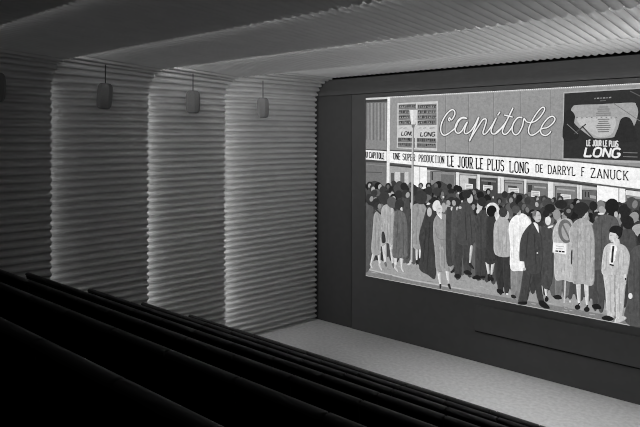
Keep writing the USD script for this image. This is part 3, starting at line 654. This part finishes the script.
S(p, 236, [(533.4, 222.6), (538, 224.6), (539, 233), (536.6, 229)]); E(p, 194, 537.4, 216.6, 3.7, 5.7, -8); S(p, 118, [(532.4, 217), (533, 211.6), (536.6, 210.4), (536, 213.6), (534.6, 218.6)]); L(p, 120, .6, (537.6, 215.2), (540.6, 215)); E(p, 130, 539.4, 219.8, 1.2, .5); E(p, 170, 534.4, 217.4, .9, 1.6)
folds(p, 54, ((528, 232), (526, 258)), ((534, 234), (536, 264)), ((531, 274), (527, 298))); E(p, 210, 537.4, 253, .8, .9)
p = person('projected person in a pale coat behind the round street sign'); S(p, 118, [(555.4, 276), (562.4, 277), (560.8, 297.4), (555.8, 297)]); S(p, 38, [(553, 296), (559, 295), (562, 298.6), (556, 299.4)]); S(p, 105, [(564, 278), (570, 278), (569, 294), (564, 295)])
S(p, 186, [(552.6, 234), (556, 224), (561, 219.6), (568, 218.6), (573, 224), (575, 250), (574.6, 280), (564, 280), (555, 278.6), (554, 254)]); E(p, 150, 556.8, 214.6, 3.8, 5.4); E(p, 46, 561, 204.4, 6.2, 4.6); E(p, 50, 568.2, 212, 4.6, 4.8); E(p, 120, 568.6, 211, 2.4, 2.2)
sn = Owner('street_sign', 'round street sign with a white plate on a pole')
L(sn, 196, 1.6, (567.2, 243), (564.2, 303)); E(sn, 112, 565.6, 231.2, 7.4, 12.0, -6, n=24); E(sn, 166, 566.4, 231.6, 4.9, 8.8, -6, n=24); L(sn, 114, 1.7, (562.6, 224.4), (570, 239.6))
R(sn, 242, (553, 242.4), (566.6, 243.6), (566, 254.4), (552.6, 252.4)); L(sn, 175, .7, (556, 246), (564, 246.8)); L(sn, 170, .7, (556, 248.4), (563, 249))
for a in (555.4, 558.8, 562): L(sn, 40, 1.5, (a, 250.9 + (a - 555) * .1), (a + 2.6, 251.2 + (a - 555) * .1))
p = person('projected man in a dark grey suit seen from behind'); S(p, 74, [(592, 262), (598.6, 264), (597.4, 307), (592.6, 305)]); S(p, 80, [(598, 262), (605, 262), (604, 308), (598, 307)]); S(p, 34, [(592, 305), (598, 304), (601.4, 308.6), (594, 309)])
S(p, 92, [(590.6, 236), (592.4, 225), (597, 218), (603.6, 214.6), (612, 216), (618, 221), (620, 236), (618, 262), (606, 268), (591.6, 268)]); E(p, 128, 600.6, 206, 4.6, 6.0); E(p, 165, 601.6, 209.6, 3.2, 3.6); E(p, 238, 601, 213.8, 3.2, 1.0); folds(p, 76, ((602, 220), (601, 262)), ((611, 222), (610, 250)))
p = person('projected woman in a pale coat with dark hair, seen from behind'); legs(p, 206, ((578.4, 282), (579.2, 304), (577.6, 308)), ((586.2, 282), (587.4, 306), (586.6, 310)), w=3.6); E(p, 36, 577.6, 307.2, 2.8, 2.6); E(p, 36, 586.8, 309.4, 2.9, 2.6)
S(p, 172, [(568.8, 234), (573.4, 223), (579.6, 218.6), (586, 218.8), (591.6, 224), (594.8, 240), (594.6, 262), (593.6, 284.4), (583, 284), (571.8, 281.4), (572.6, 254)]); S(p, 178, [(584, 217), (587, 211.6), (588.6, 214), (587, 219)]); E(p, 48, 581, 208.6, 7.6, 6.6, -8); folds(p, 150, ((578, 226), (577, 278)), ((585, 228), (585.6, 280)), ((591, 230), (590.4, 262))); S(p, 60, [(571, 252), (572.4, 250), (572.2, 262), (571, 264)])
p = person('projected dark haired heads at the right of the picture'); head(p, 612, 206.4, 7.0, 36); head(p, 593.4, 206, 4.2, 42); E(p, 185, 616, 214.4, 2.0, 3.0); head(p, 624.4, 211, 6.2, 44); E(p, 175, 619.6, 216, 1.1, 2.4); E(p, 150, 633.8, 217.4, 4.8, 5.8, 30); head(p, 632, 203, 5.4, 80, 130, 1); S(p, 168, [(632, 229), (638, 224), (650, 226), (650, 240), (640, 238)])
p = person('projected person in a dark coat behind the pale suited youth'); S(p, 78, [(619, 236), (624, 229.6), (630, 229), (636, 236), (636, 262), (622, 262)]); head(p, 628, 222.4, 6.0, 42)
p = person('projected person in a dark coat cut by the right edge of the photograph'); S(p, 84, [(627.4, 262), (632, 250), (640, 245), (650, 250), (652, 290), (650, 332), (634, 328), (624, 318), (628, 296)]); E(p, 232, 630.4, 296, 2.1, 3.0); folds(p, 66, ((634, 262), (634, 310)), ((639, 258), (640, 320))); head(p, 643, 238, 5.4, 46)
p = person('projected youth in a pale suit and dark tie, hands in his pockets'); S(p, 196, [(603.6, 270), (614.6, 272), (614.8, 292), (614, 318), (607.6, 317), (605.4, 292)]); S(p, 192, [(614.6, 272), (627, 268), (625, 292), (622.4, 318), (616.6, 320), (615.4, 294)]); L(p, 120, .8, (614.8, 274), (615.2, 312))
S(p, 36, [(602, 317), (608, 315.6), (614, 318.6), (610, 321), (603, 319.6)]); S(p, 200, [(616, 318), (622.6, 316), (626.6, 318.6), (618, 323.6), (614.6, 322.6)])
S(p, 194, [(601.6, 268), (603.6, 250), (608, 244), (613, 242.6), (619.4, 243.4), (626, 247), (630, 256), (628.4, 270), (626, 276), (616, 275), (603.6, 275)]); R(p, 242, (609.6, 244.6), (617.6, 244.6), (616.6, 254), (613.8, 264.6), (609.4, 263.6)); L(p, 52, 2.1, (613.4, 246), (612.6, 254), (612, 262.6)); L(p, 40, 1.5, (609.6, 264.4), (613.8, 265.6))
E(p, 214, 612.8, 236, 3.8, 6.0, 8); S(p, 208, [(614, 238), (619, 239), (619.6, 245), (614, 245)]); S(p, 38, [(609, 231), (612, 226.4), (618, 225.6), (622.4, 229), (621.4, 236), (618, 239), (616.4, 234), (612, 232.6)]); L(p, 110, .6, (609.8, 235.2), (612.4, 235)); E(p, 140, 610.8, 240.2, 1.0, .5); E(p, 186, 617.4, 237, .9, 1.6)
folds(p, 165, ((607, 250), (606, 270)), ((623, 250), (624, 268)), ((619, 254), (618, 272)), ((610, 278), (610.6, 312)), ((620, 278), (619.4, 312))); E(p, 226, 625, 276, 1.1, 2.2); E(p, 45, 625.6, 279, .8, 1.2); E(p, 205, 602.4, 270, 1.2, 1.6)
# figures beyond the frame, where the picture goes on
for k in range(16):
    x = 652 + k * 8.4; t = rng.choice((70, 90, 110, 160, 185)); y0 = 236 + (x - 640) * .16 + rng.uniform(-6, 6); y1 = 300 + (x - 640) * .2
    p = person('projected figure in the part of the crowd right of the photograph'); S(p, 70, [(x - 3, y1 - 4), (x + 4, y1 - 4), (x + 3, y1 + 22), (x - 3, y1 + 22)])
    S(p, t, [(x - 6, y0 + 14), (x - 1, y0 + 7), (x + 5, y0 + 9), (x + 8, y0 + 20), (x + 7, y1), (x - 6, y1)]); head(p, x + 1, y0, 5.4, rng.choice((40, 55, 80)), rng.choice((None, 190)), rng.choice((-1, 1)))
lp = Owner('street_lamp', 'pale street lamp on a thin post')
L(lp, 168, 2.0, (412.9, 127), (411.6, 262)); L(lp, 205, .7, (412.4, 127), (411.1, 262)); L(lp, 105, .5, (413.8, 127), (412.6, 262))
R(lp, 212, (409.2, 109.6), (417.8, 109.4), (415.4, 124.6), (411.2, 124.6)); R(lp, 232, (410.4, 109.6), (413.4, 109.5), (413, 124.4), (411.6, 124.4)); R(lp, 150, (409, 108.8), (418, 108.6), (417.8, 109.8), (409.2, 110)); R(lp, 120, (411.4, 124.4), (415.2, 124.4), (414.4, 127.6), (412, 127.6))

# --- tile the plane: each patch keeps what nothing above it covers
frame = Polygon([(365, 98), (U1, 98 - .0545 * (U1 - 365)), (U1, 276 + .189 * (U1 - 365)), (365, 276)])
def srgb(t): c = t / 255.0; return c / 12.92 if c <= .04045 else ((c + .055) / 1.055) ** 2.4
geoms = [g.intersection(frame) for _, _, g in LAYERS]
tree = STRtree(geoms); pieces = {}
for i, (o, tone, _) in enumerate(LAYERS):
    g = geoms[i]
    if g.is_empty: continue
    over = [geoms[j] for j in tree.query(g) if j > i and not geoms[j].is_empty]
    if over: g = g.difference(unary_union(over))
    for q in getattr(g, 'geoms', [g]):
        if q.geom_type == 'Polygon' and q.area > .02: pieces.setdefault(id(o), (o, []))[1].append((tone, q))
setdata(prim(xform('cinema_screen')), 'wide cinema screen showing a black and white street crowd before a cinema front', 'screen')
obj('screen_sheet', box(SX0 - .04, SX1 + .04, SCR_Y + .004, SCR_Y + .03, SZ0 - .04, SZ1 + .04), M['lip'], '/World/cinema_screen')
xform('projected_picture', '/World/cinema_screen')
def to_plane(p):
    p = np.asarray(p, float); a = (p[:, 0] - 320) / FPX; d = SCR_Y / (CS + SN * a)
    return np.column_stack([(-SN + CS * a) * d, np.full(len(p), SCR_Y), CAM_Z + (HORIZON - p[:, 1]) / FPX * d])
for o, lst in pieces.values():
    V, F, T_, n = [], [], [], 0
    for tone, q in lst:
        try: v, f = trimesh.creation.triangulate_polygon(q, engine='earcut')
        except Exception: continue
        if not len(f): continue
        V.append(to_plane(v)); F.append(np.asarray(f) + n); n += len(v); T_ += [srgb(tone)] * len(v)
    if not V: continue
    V = np.vstack(V); F = np.vstack(F)
    nrm = np.cross(V[F[:, 1]] - V[F[:, 0]], V[F[:, 2]] - V[F[:, 0]])[:, 1]; F[nrm > 0] = F[nrm > 0][:, ::-1]
    q = obj(o.name, (V, F), M['picture'], '/World/cinema_screen/projected_picture')
    if o.label: setdata(q, o.label, kind='stuff' if o.name == 'crowd' else None)
    t = np.repeat(np.array(T_, np.float32)[:, None], 3, 1)
    UsdGeom.PrimvarsAPI(q).CreatePrimvar('tone', Sdf.ValueTypeNames.Color3fArray, 'vertex').Set(Vt.Vec3fArray.FromNumpy(t))
